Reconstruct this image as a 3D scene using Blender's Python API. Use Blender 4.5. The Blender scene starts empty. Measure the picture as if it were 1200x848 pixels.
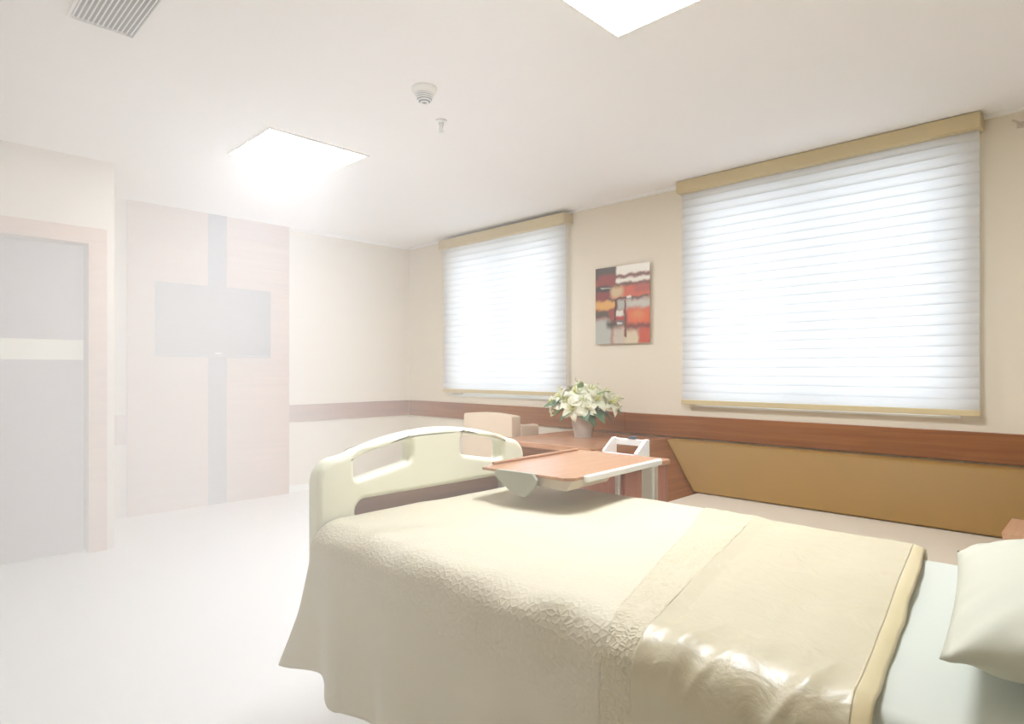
import bpy, bmesh, math, random
from mathutils import Vector, Matrix, noise

random.seed(7)
S = bpy.context.scene
COL = S.collection
PI = math.pi

# ------------------------------------------------------------------ camera
cd = bpy.data.cameras.new('camera')
cam = bpy.data.objects.new('camera', cd)
COL.objects.link(cam)
cam.location = (0, 0, 1.2)
cam.rotation_euler = (PI/2, 0, math.radians(44.35))
cd.sensor_width = 36
cd.lens = 36*726/1200
cd.shift_y = 10/1200
cd.clip_start = 0.02
S.camera = cam

# ------------------------------------------------------------------ world, daylight, exposure
w = bpy.data.worlds.new('World')
S.world = w
w.use_nodes = True
bg = w.node_tree.nodes['Background']
bg.inputs[0].default_value = (0.80, 0.90, 1.0, 1)
bg.inputs[1].default_value = 1.0

def area(name, loc, rot, sx, sy, power, color):
    l = bpy.data.lights.new(name, 'AREA')
    l.shape = 'RECTANGLE'; l.size = sx; l.size_y = sy
    l.energy = power; l.color = color
    o = bpy.data.objects.new(name, l)
    COL.objects.link(o)
    o.location = loc; o.rotation_euler = rot
    return o
# daylight outside the two windows
DAY = 0.20
area('daylight', (-4.28, 4.62, 1.75), (-PI/2, 0, 0), 1.75, 1.75, 150*DAY, (0.93, 0.96, 1.0))
area('daylight', (-1.44, 4.62, 1.75), (-PI/2, 0, 0), 1.95, 1.75, 170*DAY, (0.93, 0.96, 1.0))
PANEL = 54.0          # emission of the ceiling light diffusers

S.view_settings.view_transform = 'Standard'
S.view_settings.look = 'None'
S.view_settings.gamma = 1
S.view_settings.use_curve_mapping = False
S.view_settings.exposure = 0.0
S.cycles.max_bounces = 10
S.cycles.diffuse_bounces = 5
S.cycles.volume_bounces = 5
S.cycles.transparent_max_bounces = 12

# ------------------------------------------------------------------ helpers
def _nt(name):
    m = bpy.data.materials.new(name)
    m.use_nodes = True
    nt = m.node_tree
    return m, nt, nt.nodes['Principled BSDF']

def mat(name, col, rough=0.5, spec=0.5, metal=0.0, sheen=0.0, noise_amt=0.0, nscale=8, bump=0.0, bscale=40, coat=0.0):
    m, nt, p = _nt(name)
    p.inputs['Base Color'].default_value = (*col, 1)
    p.inputs['Roughness'].default_value = rough
    p.inputs['Specular IOR Level'].default_value = spec
    p.inputs['Metallic'].default_value = metal
    p.inputs['Sheen Weight'].default_value = sheen
    p.inputs['Coat Weight'].default_value = coat
    tc = nt.nodes.new('ShaderNodeTexCoord')
    if noise_amt > 0:
        n = nt.nodes.new('ShaderNodeTexNoise'); n.inputs['Scale'].default_value = nscale
        n.inputs['Detail'].default_value = 4
        nt.links.new(tc.outputs['Object'], n.inputs['Vector'])
        mx = nt.nodes.new('ShaderNodeMix'); mx.data_type = 'RGBA'
        mx.inputs[6].default_value = (*[c*(1-noise_amt) for c in col], 1)
        mx.inputs[7].default_value = (*[min(1, c*(1+noise_amt)) for c in col], 1)
        nt.links.new(n.outputs['Fac'], mx.inputs[0])
        nt.links.new(mx.outputs[2], p.inputs['Base Color'])
    if bump > 0:
        n2 = nt.nodes.new('ShaderNodeTexNoise'); n2.inputs['Scale'].default_value = bscale
        n2.inputs['Detail'].default_value = 3
        nt.links.new(tc.outputs['Object'], n2.inputs['Vector'])
        b = nt.nodes.new('ShaderNodeBump'); b.inputs['Strength'].default_value = bump
        b.inputs['Distance'].default_value = 0.01
        nt.links.new(n2.outputs['Fac'], b.inputs['Height'])
        nt.links.new(b.outputs[0], p.inputs['Normal'])
    return m

def wood(name, dark, light, axis='x', rough=0.45, fine=34, coat=0.0, spec=0.25):
    """wood veneer with long streaks running along one axis"""
    m, nt, p = _nt(name)
    tc = nt.nodes.new('ShaderNodeTexCoord')
    mp = nt.nodes.new('ShaderNodeMapping')
    sc = [fine]*3
    sc['xyz'.index(axis)] = 1.1
    mp.inputs['Scale'].default_value = sc
    nt.links.new(tc.outputs['Object'], mp.inputs['Vector'])
    n = nt.nodes.new('ShaderNodeTexNoise'); n.inputs['Scale'].default_value = 1.0
    n.inputs['Detail'].default_value = 7; n.inputs['Roughness'].default_value = 0.6
    n.inputs['Distortion'].default_value = 0.6
    nt.links.new(mp.outputs[0], n.inputs['Vector'])
    cr = nt.nodes.new('ShaderNodeValToRGB')
    cr.color_ramp.elements[0].position = 0.3; cr.color_ramp.elements[0].color = (*dark, 1)
    cr.color_ramp.elements[1].position = 0.7; cr.color_ramp.elements[1].color = (*light, 1)
    nt.links.new(n.outputs['Fac'], cr.inputs[0])
    nt.links.new(cr.outputs[0], p.inputs['Base Color'])
    p.inputs['Roughness'].default_value = rough
    p.inputs['Coat Weight'].default_value = coat
    p.inputs['Specular IOR Level'].default_value = spec
    b = nt.nodes.new('ShaderNodeBump'); b.inputs['Strength'].default_value = 0.08
    b.inputs['Distance'].default_value = 0.003
    nt.links.new(n.outputs['Fac'], b.inputs['Height'])
    nt.links.new(b.outputs[0], p.inputs['Normal'])
    return m

def bm_box(bm, x0, x1, y0, y1, z0, z1):
    vs = [bm.verts.new(p) for p in ((x0,y0,z0),(x1,y0,z0),(x1,y1,z0),(x0,y1,z0),
                                    (x0,y0,z1),(x1,y0,z1),(x1,y1,z1),(x0,y1,z1))]
    for f in ((3,2,1,0),(4,5,6,7),(0,1,5,4),(1,2,6,5),(2,3,7,6),(3,0,4,7)):
        bm.faces.new([vs[i] for i in f])
    return vs

def box(x0, x1, y0, y1, z0, z1, bev=0.0, seg=2):
    bm = bmesh.new()
    bm_box(bm, x0, x1, y0, y1, z0, z1)
    if bev > 0:
        bmesh.ops.bevel(bm, geom=bm.edges[:], offset=bev, segments=seg, profile=0.5, affect='EDGES')
    return bm

def hexa(pts, bev=0.0, seg=2):
    """eight corners, bottom ring then top ring"""
    bm = bmesh.new()
    vs = [bm.verts.new(p) for p in pts]
    for f in ((3,2,1,0),(4,5,6,7),(0,1,5,4),(1,2,6,5),(2,3,7,6),(3,0,4,7)):
        bm.faces.new([vs[i] for i in f])
    if bev > 0:
        bmesh.ops.bevel(bm, geom=bm.edges[:], offset=bev, segments=seg, profile=0.5, affect='EDGES')
    return bm

def lathe(profile, n=28, center=(0,0,0)):
    bm = bmesh.new()
    rings = []
    cx, cy, cz = center
    for r, z in profile:
        if r < 1e-6:
            rings.append([bm.verts.new((cx, cy, cz+z))])
        else:
            rings.append([bm.verts.new((cx+r*math.cos(2*PI*i/n), cy+r*math.sin(2*PI*i/n), cz+z)) for i in range(n)])
    for a, b in zip(rings, rings[1:]):
        if len(a) == 1 and len(b) == 1: continue
        for i in range(n):
            j = (i+1) % n
            if len(a) == 1: bm.faces.new((a[0], b[j], b[i]))
            elif len(b) == 1: bm.faces.new((a[i], a[j], b[0]))
            else: bm.faces.new((a[i], a[j], b[j], b[i]))
    bmesh.ops.recalc_face_normals(bm, faces=bm.faces[:])
    return bm

def tube(pts, r, n=8, r2=None):
    bm = bmesh.new()
    pts = [Vector(p) for p in pts]
    r2 = r if r2 is None else r2
    rings = []
    for k, p in enumerate(pts):
        d = (pts[min(k+1, len(pts)-1)] - pts[max(k-1, 0)]).normalized()
        up = Vector((0,0,1)) if abs(d.z) < 0.9 else Vector((1,0,0))
        a = d.cross(up).normalized(); b = d.cross(a)
        rr = r + (r2-r)*k/max(1, len(pts)-1)
        rings.append([bm.verts.new(p + rr*(a*math.cos(2*PI*i/n) + b*math.sin(2*PI*i/n))) for i in range(n)])
    for a, b in zip(rings, rings[1:]):
        for i in range(n):
            bm.faces.new((a[i], a[(i+1) % n], b[(i+1) % n], b[i]))
    bm.faces.new(rings[0][::-1]); bm.faces.new(rings[-1])
    bmesh.ops.recalc_face_normals(bm, faces=bm.faces[:])
    return bm

def prism(poly, axis, a0, a1, bev=0.0):
    """extrude a 2D polygon along an axis: 'x' -> poly is (y,z); 'y' -> (x,z); 'z' -> (x,y)"""
    bm = bmesh.new()
    def pt(p, a):
        return {'x': (a, p[0], p[1]), 'y': (p[0], a, p[1]), 'z': (p[0], p[1], a)}[axis]
    A = [bm.verts.new(pt(p, a0)) for p in poly]
    B = [bm.verts.new(pt(p, a1)) for p in poly]
    n = len(poly)
    bm.faces.new(A); bm.faces.new(B[::-1])
    for i in range(n):
        bm.faces.new((A[i], B[i], B[(i+1) % n], A[(i+1) % n]))
    bmesh.ops.recalc_face_normals(bm, faces=bm.faces[:])
    if bev > 0:
        bmesh.ops.bevel(bm, geom=bm.edges[:], offset=bev, segments=2, profile=0.5, affect='EDGES')
    return bm

ORG = {}
def tag(o, label=None, cat=None, group=None, kind=None):
    if label: o['label'] = label
    if cat: o['category'] = cat
    if group: o['group'] = group
    if kind: o['kind'] = kind
    return o

def thing(name, label, cat, loc=(0,0,0), rz=0.0, group=None):
    o = bpy.data.objects.new(name, None)
    COL.objects.link(o)
    o.empty_display_size = 0.1
    o.location = loc; o.rotation_euler = (0, 0, rz)
    ORG[o.name] = Vector(loc)
    return tag(o, label, cat, group)

def obj(name, bm, m, parent=None, smooth=False, loc=None, label=None):
    """bm is written in world coordinates; the object's origin goes to its thing's base"""
    org = ORG[parent.name] if parent else Vector(loc if loc else (0,0,0))
    if bm.verts and org.length > 0:
        bmesh.ops.translate(bm, verts=bm.verts[:], vec=-org)
    me = bpy.data.meshes.new(name)
    bm.to_mesh(me); bm.free()
    if smooth:
        for p in me.polygons: p.use_smooth = True
    me.materials.append(m)
    o = bpy.data.objects.new(name, me)
    COL.objects.link(o)
    ORG[o.name] = org
    if parent: o.parent = parent
    else: o.location = org
    if label: o['label'] = label
    return o

def inst(src, parent, loc=(0,0,0), rot=(0,0,0), name=None, scale=(1,1,1)):
    o = bpy.data.objects.new(name or src.name.split('.')[0], src.data)
    COL.objects.link(o)
    o.parent = parent; o.location = loc; o.rotation_euler = rot; o.scale = scale
    ORG[o.name] = ORG.get(parent.name, Vector())
    return o

def struct(name, bm, m, parent=None, smooth=False):
    o = obj(name, bm, m, parent, smooth)
    if not parent: o['kind'] = 'structure'
    return o

def autosmooth(o, ang=0.6):
    me = o.data
    me.polygons.foreach_set('use_smooth', [True]*len(me.polygons))
    me.set_sharp_from_angle(angle=ang)

def bevel_mod(o, wdt, seg=3, ang=0.6):
    b = o.modifiers.new('bevel', 'BEVEL'); b.width = wdt; b.segments = seg
    b.limit_method = 'ANGLE'; b.angle_limit = ang
    for p in o.data.polygons: p.use_smooth = True
    wn = o.modifiers.new('wn', 'WEIGHTED_NORMAL'); wn.keep_sharp = False

# ------------------------------------------------------------------ materials
M = {}
M['wall'] = mat('cream_wall_paint', (0.75, 0.665, 0.52), 0.7, noise_amt=0.015, nscale=2, bump=0.02, bscale=180)
M['ceil'] = mat('ceiling_paint', (0.90, 0.88, 0.85), 0.85, spec=0.2, bump=0.01, bscale=150)
M['white'] = mat('white_plastic', (0.84, 0.84, 0.80), 0.4)
M['trimw'] = mat('white_trim', (0.88, 0.86, 0.80), 0.5)
M['floor'] = mat('pale_vinyl_floor', (0.90, 0.89, 0.86), 0.28, noise_amt=0.02, nscale=3)
WD, WL = (0.225, 0.072, 0.014), (0.345, 0.128, 0.033)
M['wood_x'] = wood('wood_veneer_x', WD, WL, 'x')
M['wood_y'] = wood('wood_veneer_y', WD, WL, 'y')
M['wood_panel'] = wood('light_wood_panel', (0.40, 0.19, 0.085), (0.54, 0.30, 0.16), 'y')
M['wood_pale'] = wood('pale_wood_y', (0.48, 0.25, 0.13), (0.64, 0.38, 0.22), 'y')
M['wood_desk'] = wood('wood_desk_x', (0.38, 0.165, 0.075), (0.56, 0.28, 0.15), 'x', rough=0.22, spec=0.5)
M['wood_top'] = wood('table_top_wood', (0.42, 0.20, 0.10), (0.50, 0.265, 0.145), 'y', rough=0.22, fine=22, spec=0.6)
M['wood_red'] = wood('red_brown_wood', (0.30, 0.10, 0.055), (0.42, 0.16, 0.09), 'z', rough=0.4)
M['navy'] = mat('dark_strip', (0.028, 0.022, 0.045), 0.35)
M['tvblack'] = mat('tv_black', (0.012, 0.012, 0.014), 0.25)
M['screen'] = mat('tv_screen', (0.010, 0.011, 0.013), 0.12)
M['silver'] = mat('silver_metal', (0.75, 0.75, 0.74), 0.3, metal=0.9)
M['doordark'] = mat('dark_door', (0.24, 0.205, 0.23), 0.3)
M['glow_paint'] = mat('painted_glow', (0.90, 0.86, 0.66), 0.25)
M['valance'] = mat('valance_gold', (0.62, 0.50, 0.27), 0.5)
M['bedplastic'] = mat('cream_bed_plastic', (0.80, 0.79, 0.60), 0.35)
M['sofa'] = mat('tan_leather', (0.32, 0.175, 0.038), 0.5, spec=0.25, noise_amt=0.04, nscale=6, bump=0.06, bscale=220)
M['seat'] = mat('pale_seat_fabric', (0.66, 0.56, 0.43), 0.65, bump=0.05, bscale=260)
M['chair'] = mat('beige_chair_fabric', (0.62, 0.48, 0.33), 0.65, bump=0.05, bscale=260)
M['sheet'] = mat('white_sheet', (0.60, 0.62, 0.535), 0.7, sheen=0.2, noise_amt=0.015, nscale=5, bump=0.05, bscale=30)
M['pillow'] = mat('cream_pillow', (0.57, 0.565, 0.44), 0.65, sheen=0.2, bump=0.08, bscale=18)
M['grey'] = mat('grey_plastic', (0.36, 0.36, 0.29), 0.45)
M['greydark'] = mat('dark_grey_plastic', (0.10, 0.12, 0.14), 0.4)
M['beigepl'] = mat('beige_plastic', (0.55, 0.47, 0.37), 0.5)
M['vase'] = mat('pale_glazed_vase', (0.62, 0.55, 0.47), 0.22)
M['petal'] = mat('lily_petal', (0.86, 0.86, 0.66), 0.55, noise_amt=0.06, nscale=30)
M['pistil'] = mat('lily_stamen', (0.62, 0.60, 0.16), 0.6)
M['leaf'] = mat('dark_leaf', (0.085, 0.17, 0.075), 0.45, noise_amt=0.25, nscale=25)
M['leaf2'] = mat('fresh_leaf', (0.20, 0.34, 0.10), 0.45, noise_amt=0.2, nscale=25)
M['stem'] = mat('stem_green', (0.25, 0.32, 0.12), 0.6)
M['bud'] = mat('small_buds', (0.80, 0.76, 0.52), 0.6)
M['ventgrey'] = mat('vent_shadow_grey', (0.20, 0.20, 0.21), 0.7)

def emit(name, col, strength):
    m, nt, p = _nt(name)
    p.inputs['Base Color'].default_value = (*col, 1)
    p.inputs['Emission Color'].default_value = (*col, 1)
    p.inputs['Emission Strength'].default_value = strength
    return m
M['panel'] = emit('light_diffuser', (0.86, 0.91, 1.0), PANEL)

# blind slats: daylight comes through the cloth
m, nt, p = _nt('blind_cloth')
out = nt.nodes['Material Output']
nt.nodes.remove(p)
df = nt.nodes.new('ShaderNodeBsdfDiffuse'); df.inputs[0].default_value = (0.80, 0.80, 0.80, 1)
tr = nt.nodes.new('ShaderNodeBsdfTranslucent'); tr.inputs[0].default_value = (0.86, 0.88, 0.90, 1)
mx = nt.nodes.new('ShaderNodeMixShader'); mx.inputs[0].default_value = 0.5
nt.links.new(df.outputs[0], mx.inputs[1]); nt.links.new(tr.outputs[0], mx.inputs[2])
nt.links.new(mx.outputs[0], out.inputs[0])
M['blind'] = m

# window pane
m, nt, p = _nt('window_glass')
out = nt.nodes['Material Output']
nt.nodes.remove(p)
tp = nt.nodes.new('ShaderNodeBsdfTransparent'); tp.inputs[0].default_value = (0.95, 0.97, 0.98, 1)
gl = nt.nodes.new('ShaderNodeBsdfGlossy'); gl.inputs['Roughness'].default_value = 0.02
fr = nt.nodes.new('ShaderNodeFresnel'); fr.inputs[0].default_value = 1.45
mx = nt.nodes.new('ShaderNodeMixShader')
nt.links.new(fr.outputs[0], mx.inputs[0]); nt.links.new(tp.outputs[0], mx.inputs[1]); nt.links.new(gl.outputs[0], mx.inputs[2])
nt.links.new(mx.outputs[0], out.inputs[0])
M['glass'] = m

# bedspread cloths
def cloth(name, c0, c1, rough, spec, sheen, vor_scale, vor_str, fine_str, edge=False, aniso=0.0, coat=0.0):
    m, nt, p = _nt(name)
    tc = nt.nodes.new('ShaderNodeTexCoord')
    n = nt.nodes.new('ShaderNodeTexNoise'); n.inputs['Scale'].default_value = 6; n.inputs['Detail'].default_value = 5
    nt.links.new(tc.outputs['Object'], n.inputs['Vector'])
    mx = nt.nodes.new('ShaderNodeMix'); mx.data_type = 'RGBA'
    mx.inputs[6].default_value = (*c0, 1); mx.inputs[7].default_value = (*c1, 1)
    nt.links.new(n.outputs['Fac'], mx.inputs[0]); nt.links.new(mx.outputs[2], p.inputs['Base Color'])
    p.inputs['Roughness'].default_value = rough
    p.inputs['Specular IOR Level'].default_value = spec
    p.inputs['Sheen Weight'].default_value = sheen
    p.inputs['Anisotropic'].default_value = aniso
    v = nt.nodes.new('ShaderNodeTexVoronoi'); v.inputs['Scale'].default_value = vor_scale
    v.feature = 'DISTANCE_TO_EDGE'
    nt.links.new(tc.outputs['Object'], v.inputs['Vector'])
    mr = nt.nodes.new('ShaderNodeMapRange'); mr.inputs[1].default_value = 0.0; mr.inputs[2].default_value = 0.25
    mr.inputs[3].default_value = 1.0; mr.inputs[4].default_value = 0.0
    nt.links.new(v.outputs['Distance'], mr.inputs[0])
    h = mr.outputs[0]
    if edge:   # a crocheted border woven along the near side of the spread
        sp = nt.nodes.new('ShaderNodeSeparateXYZ'); nt.links.new(tc.outputs['Object'], sp.inputs[0])
        e = nt.nodes.new('ShaderNodeMapRange'); e.interpolation_type = 'SMOOTHSTEP'
        e.inputs[1].default_value = -0.24; e.inputs[2].default_value = -0.36
        e.inputs[3].default_value = 0.12; e.inputs[4].default_value = 1.0
        nt.links.new(sp.outputs[1], e.inputs[0])
        e2 = nt.nodes.new('ShaderNodeMapRange'); e2.interpolation_type = 'SMOOTHSTEP'
        e2.inputs[1].default_value = 0.56; e2.inputs[2].default_value = 0.66
        e2.inputs[3].default_value = 0.05; e2.inputs[4].default_value = 1.0
        nt.links.new(sp.outputs[2], e2.inputs[0])
        mm = nt.nodes.new('ShaderNodeMath'); mm.operation = 'MULTIPLY'
        nt.links.new(e.outputs[0], mm.inputs[0]); nt.links.new(e2.outputs[0], mm.inputs[1])
        m2 = nt.nodes.new('ShaderNodeMath'); m2.operation = 'MULTIPLY'
        nt.links.new(h, m2.inputs[0]); nt.links.new(mm.outputs[0], m2.inputs[1])
        h = m2.outputs[0]
    b1 = nt.nodes.new('ShaderNodeBump'); b1.inputs['Strength'].default_value = vor_str; b1.inputs['Distance'].default_value = 0.012
    nt.links.new(h, b1.inputs['Height'])
    n2 = nt.nodes.new('ShaderNodeTexNoise'); n2.inputs['Scale'].default_value = 14; n2.inputs['Detail'].default_value = 5
    n2.inputs['Distortion'].default_value = 0.6
    nt.links.new(tc.outputs['Object'], n2.inputs['Vector'])
    b2 = nt.nodes.new('ShaderNodeBump'); b2.inputs['Strength'].default_value = fine_str; b2.inputs['Distance'].default_value = 0.02
    nt.links.new(n2.outputs['Fac'], b2.inputs['Height']); nt.links.new(b1.outputs[0], b2.inputs['Normal'])
    nt.links.new(b2.outputs[0], p.inputs['Normal'])
    return m
M['quilt'] = cloth('cream_quilt', (0.61, 0.545, 0.385), (0.68, 0.615, 0.455), 0.55, 0.4, 0.15, 70, 0.20, 0.08, edge=True)
M['lace'] = cloth('lace_band', (0.55, 0.475, 0.29), (0.69, 0.615, 0.44), 0.5, 0.4, 0.15, 90, 0.3, 0.25)
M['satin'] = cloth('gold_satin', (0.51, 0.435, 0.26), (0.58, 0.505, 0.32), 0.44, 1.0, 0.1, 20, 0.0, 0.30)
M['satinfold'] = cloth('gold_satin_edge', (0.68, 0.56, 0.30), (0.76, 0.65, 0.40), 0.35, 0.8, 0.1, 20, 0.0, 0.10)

# ------------------------------------------------------------------ room shell
XB, XH, YW, YN, HC = -5.81, 0.95, 4.26, -1.7, 2.6
struct('floor', box(XB-0.2, XH+0.2, YN-0.2, YW+0.25, -0.1, 0), M['floor'])
struct('ceiling', box(XB-0.2, XH+0.2, YN-0.2, YW+0.25, HC, HC+0.1), M['ceil'])
struct('wall_back', box(XB-0.15, XB, YN, YW, 0, HC), M['wall'])
struct('wall_head', box(XH, XH+0.15, YN, YW, 0, HC), M['wall'])
struct('wall_near', box(XB, XH, YN-0.15, YN, 0, HC), M['wall'])
W1 = (-5.04, -3.53, 0.93, 2.46)
W2 = (-2.25, -0.63, 0.93, 2.46)
bm = bmesh.new()
xs = [XB-0.15, W1[0], W1[1], W2[0], W2[1], XH+0.15]
for i in range(5):
    if i in (1, 3):
        z0, z1 = W1[2], W1[3]
        bm_box(bm, xs[i], xs[i+1], YW, YW+0.25, 0, z0)
        bm_box(bm, xs[i], xs[i+1], YW, YW+0.25, z1, HC)
    else:
        bm_box(bm, xs[i], xs[i+1], YW, YW+0.25, 0, HC)
bmesh.ops.remove_doubles(bm, verts=bm.verts[:], dist=1e-5)
struct('wall_window', bm, M['wall'])
# the bathroom block that holds the door
XD, YD = -4.85, 1.115
bm = bmesh.new()
DY0, DY1, DZ = 0.065, 0.965, 2.035
bm_box(bm, XB, XD, YN, DY0-0.0, 0, HC)
bm_box(bm, XB, XD, DY1, YD, 0, HC)
bm_box(bm, XB, XD, DY0, DY1, DZ, HC)
bm_box(bm, XB, XD-0.14, DY0, DY1, 0, DZ)
bmesh.ops.remove_doubles(bm, verts=bm.verts[:], dist=1e-5)
struct('wall_bathroom', bm, M['wall'])

# cornice
bm = bmesh.new()
bm_box(bm, XB, XH, YW-0.02, YW, HC-0.02, HC)
struct('trim_1', bm, M['trimw'])
struct('trim_2', box(XB, XB+0.02, 2.82, YW-0.02, HC-0.02, HC), M['trimw'])

# windows
for k, W in enumerate((W1, W2)):
    x0, x1, z0, z1 = W
    bm = bmesh.new()
    bm_box(bm, x0, x1, YW-0.012, YW+0.25, z0, z0+0.012)
    win = struct(f'window_{k+1}', bm, M['trimw'])
    xm = (x0+x1)/2
    bm = bmesh.new()
    bm_box(bm, x0, x0+0.05, YW+0.14, YW+0.2, z0+0.012, z1)
    bm_box(bm, x1-0.05, x1, YW+0.14, YW+0.2, z0+0.012, z1)
    bm_box(bm, x0+0.05, x1-0.05, YW+0.14, YW+0.2, z0+0.012, z0+0.062)
    bm_box(bm, x0+0.05, x1-0.05, YW+0.14, YW+0.2, z1-0.05, z1)
    bm_box(bm, xm-0.025, xm+0.025, YW+0.14, YW+0.2, z0+0.062, z1-0.05)
    obj('window_frame', bm, M['white'], win)
    obj('pane', box(x0+0.05, xm-0.025, YW+0.165, YW+0.171, z0+0.062, z1-0.05), M['glass'], win)
    obj('pane', box(xm+0.025, x1-0.05, YW+0.165, YW+0.171, z0+0.062, z1-0.05), M['glass'], win)

# wooden wall rails
def rail(name, segs, label=None):
    bm = bmesh.new()
    for s in segs: bm_box(bm, *s)
    return bm
o = struct('trim_3', box(XB+0.02, -2.86, YW-0.022, YW, 0.695, 0.862, 0.004), M['wood_x'])
o = struct('trim_4', box(-2.858, XH, YW-0.024, YW, 0.695, 0.860, 0.004), M['wood_x'])
o = struct('trim_5', box(XB, XB+0.022, 2.80, YW-0.022, 0.695, 0.862, 0.004), M['wood_y'])
o = struct('trim_6', box(XB, XB+0.022, 1.12, 1.42, 0.595, 0.84, 0.004), M['wood_y'])
# fine vertical groove / edge strips beside the right window seen as a pale line
struct('trim_7', box(XB+0.001, XB+0.012, 2.81, YW-0.03, 0, 0.07, 0.003), M['trimw'])

# door in the bathroom block
d = struct('door_1', box(XD-0.10, XD-0.055, DY0+0.012, DY1-0.012, 0.008, DZ-0.012, 0.004), M['doordark'])
obj('glow_band', box(XD-0.056, XD-0.048, DY0+0.05, DY1-0.015, 1.27, 1.40, 0.002), M['glow_paint'], d, label='pale band painted as a glow across the dark door')  # pale strip with the glow of reflected light put into its colour
bm = lathe([(0.0, 0), (0.028, 0), (0.028, 0.012), (0.012, 0.014), (0.012, 0.05), (0.0, 0.05)], 16)
bmesh.ops.rotate(bm, verts=bm.verts[:], matrix=Matrix.Rotation(PI/2, 3, 'Y'))
bm_box(bm, 0.035, 0.055, -0.01, 0.13, -0.01, 0.01)
bmesh.ops.translate(bm, verts=bm.verts[:], vec=(XD-0.055, DY0+0.09, 1.0))
obj('door_handle', bm, M['silver'], d)
bm = bmesh.new()
FW = 0.105
bm_box(bm, XD-0.14, XD+0.018, DY1, DY1+FW, 0, DZ+FW)
bm_box(bm, XD-0.14, XD+0.018, DY0-FW, DY0, 0, DZ+FW)
bm_box(bm, XD-0.14, XD+0.018, DY0, DY1, DZ, DZ+FW)
obj('door_frame', bm, M['wood_pale'], d, label='pale wooden door frame')

# ------------------------------------------------------------------ ceiling fittings
def ceiling_light(x0, x1, y0, y1, label):
    t = thing('ceiling_light', label, 'ceiling light', ((x0+x1)/2, (y0+y1)/2, HC), 0, 'square ceiling light panels')
    bm = bmesh.new()
    f = 0.018
    for s in ((x0-f, x1+f, y0-f, y0), (x0-f, x1+f, y1, y1+f), (x0-f, x0, y0, y1), (x1, x1+f, y0, y1)):
        bm_box(bm, *s, HC-0.008, HC)
    obj('frame', bm, M['trimw'], t)
    obj('diffuser', box(x0, x1, y0, y1, HC-0.005, HC-0.001), M['panel'], t, label='glowing white light diffuser')
ceiling_light(-4.08, -3.50, 1.58, 2.218, 'glowing square ceiling light panel farther back, nearest the television wall')
ceiling_light(-1.49, -0.90, 1.54, 2.157, 'glowing square ceiling light panel above the bed, cut by top of picture')

t = thing('air_vent', 'white slatted air vent grille in the ceiling', 'vent', (-2.65, 0.63, HC))
VX0, VX1, VY0, VY1 = -2.95, -2.30, 0.515, 0.752
bm = bmesh.new()
for s in ((VX0, VX1, VY0, VY0+0.010), (VX0, VX1, VY1-0.010, VY1), (VX0, VX0+0.010, VY0+0.010, VY1-0.010), (VX1-0.010, VX1, VY0+0.010, VY1-0.010)):
    bm_box(bm, *s, HC-0.014, HC)
obj('frame', bm, M['white'], t)
obj('backing', box(VX0+0.010, VX1-0.010, VY0+0.010, VY1-0.010, HC-0.003, HC-0.001), M['ventgrey'], t, label='grey backing painted as the shaded gap behind the slats')  # flat grey plate, its colour stands in for shade inside the duct
NS = 13
first = None
for i in range(NS):
    y = VY0+0.010 + (i+0.5)*(VY1-VY0-0.020)/NS
    if first is None:
        yy = 0.63
        bm = hexa([(VX0+0.010, yy-0.005, HC-0.012), (VX1-0.010, yy-0.005, HC-0.012), (VX1-0.010, yy-0.002, HC-0.012), (VX0+0.010, yy-0.002, HC-0.012),
                   (VX0+0.010, yy+0.001, HC-0.004), (VX1-0.010, yy+0.001, HC-0.004), (VX1-0.010, yy+0.005, HC-0.004), (VX0+0.010, yy+0.005, HC-0.004)])
        first = obj('slat', bm, M['white'], t); first.location = (0, y-0.63, 0)
    else:
        inst(first, t, (0, y-0.63, 0))

SX, SY = -2.46, 1.895
t = thing('smoke_detector', 'round white smoke detector with slotted sensing dome on the ceiling', 'smoke detector', (SX, SY, HC))
obj('base', lathe([(0, 0), (0.062, 0), (0.062, -0.012), (0.055, -0.026), (0.046, -0.030), (0, -0.030)], 32, (SX, SY, HC)), M['trimw'], t, True)
obj('sensing_dome', lathe([(0, -0.029), (0.040, -0.029), (0.038, -0.055), (0.026, -0.070), (0, -0.072)], 32, (SX, SY, HC)), M['ventgrey'], t, True)
for k, (r, z) in enumerate(((0.046, -0.036), (0.044, -0.045), (0.041, -0.054), (0.034, -0.063), (0.022, -0.071))):
    obj('ring', lathe([(r-0.010, z+0.0025), (r, z+0.0025), (r, z-0.0025), (r-0.010, z-0.0025), (r-0.010, z+0.0025)], 32, (SX, SY, HC)), M['white'], t)
PX, PY = -2.71, 2.205
t = thing('sprinkler_head', 'small metal sprinkler head hanging from the ceiling', 'sprinkler', (PX, PY, HC))
obj('escutcheon', lathe([(0, 0), (0.032, 0), (0.030, -0.008), (0.014, -0.012), (0, -0.012)], 24, (PX, PY, HC)), M['white'], t, True)
obj('body', lathe([(0, -0.010), (0.013, -0.010), (0.015, -0.026), (0.010, -0.034), (0, -0.034)], 16, (PX, PY, HC)), M['silver'], t, True)
for s in (-1, 1):
    obj('arm', tube([(PX+s*0.010, PY, HC-0.030), (PX+s*0.014, PY, HC-0.044), (PX+s*0.003, PY, HC-0.060)], 0.003, 6), M['silver'], t, True)
obj('deflector', lathe([(0, -0.058), (0.016, -0.060), (0.016, -0.063), (0, -0.063)], 16, (PX, PY, HC)), M['silver'], t)

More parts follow.
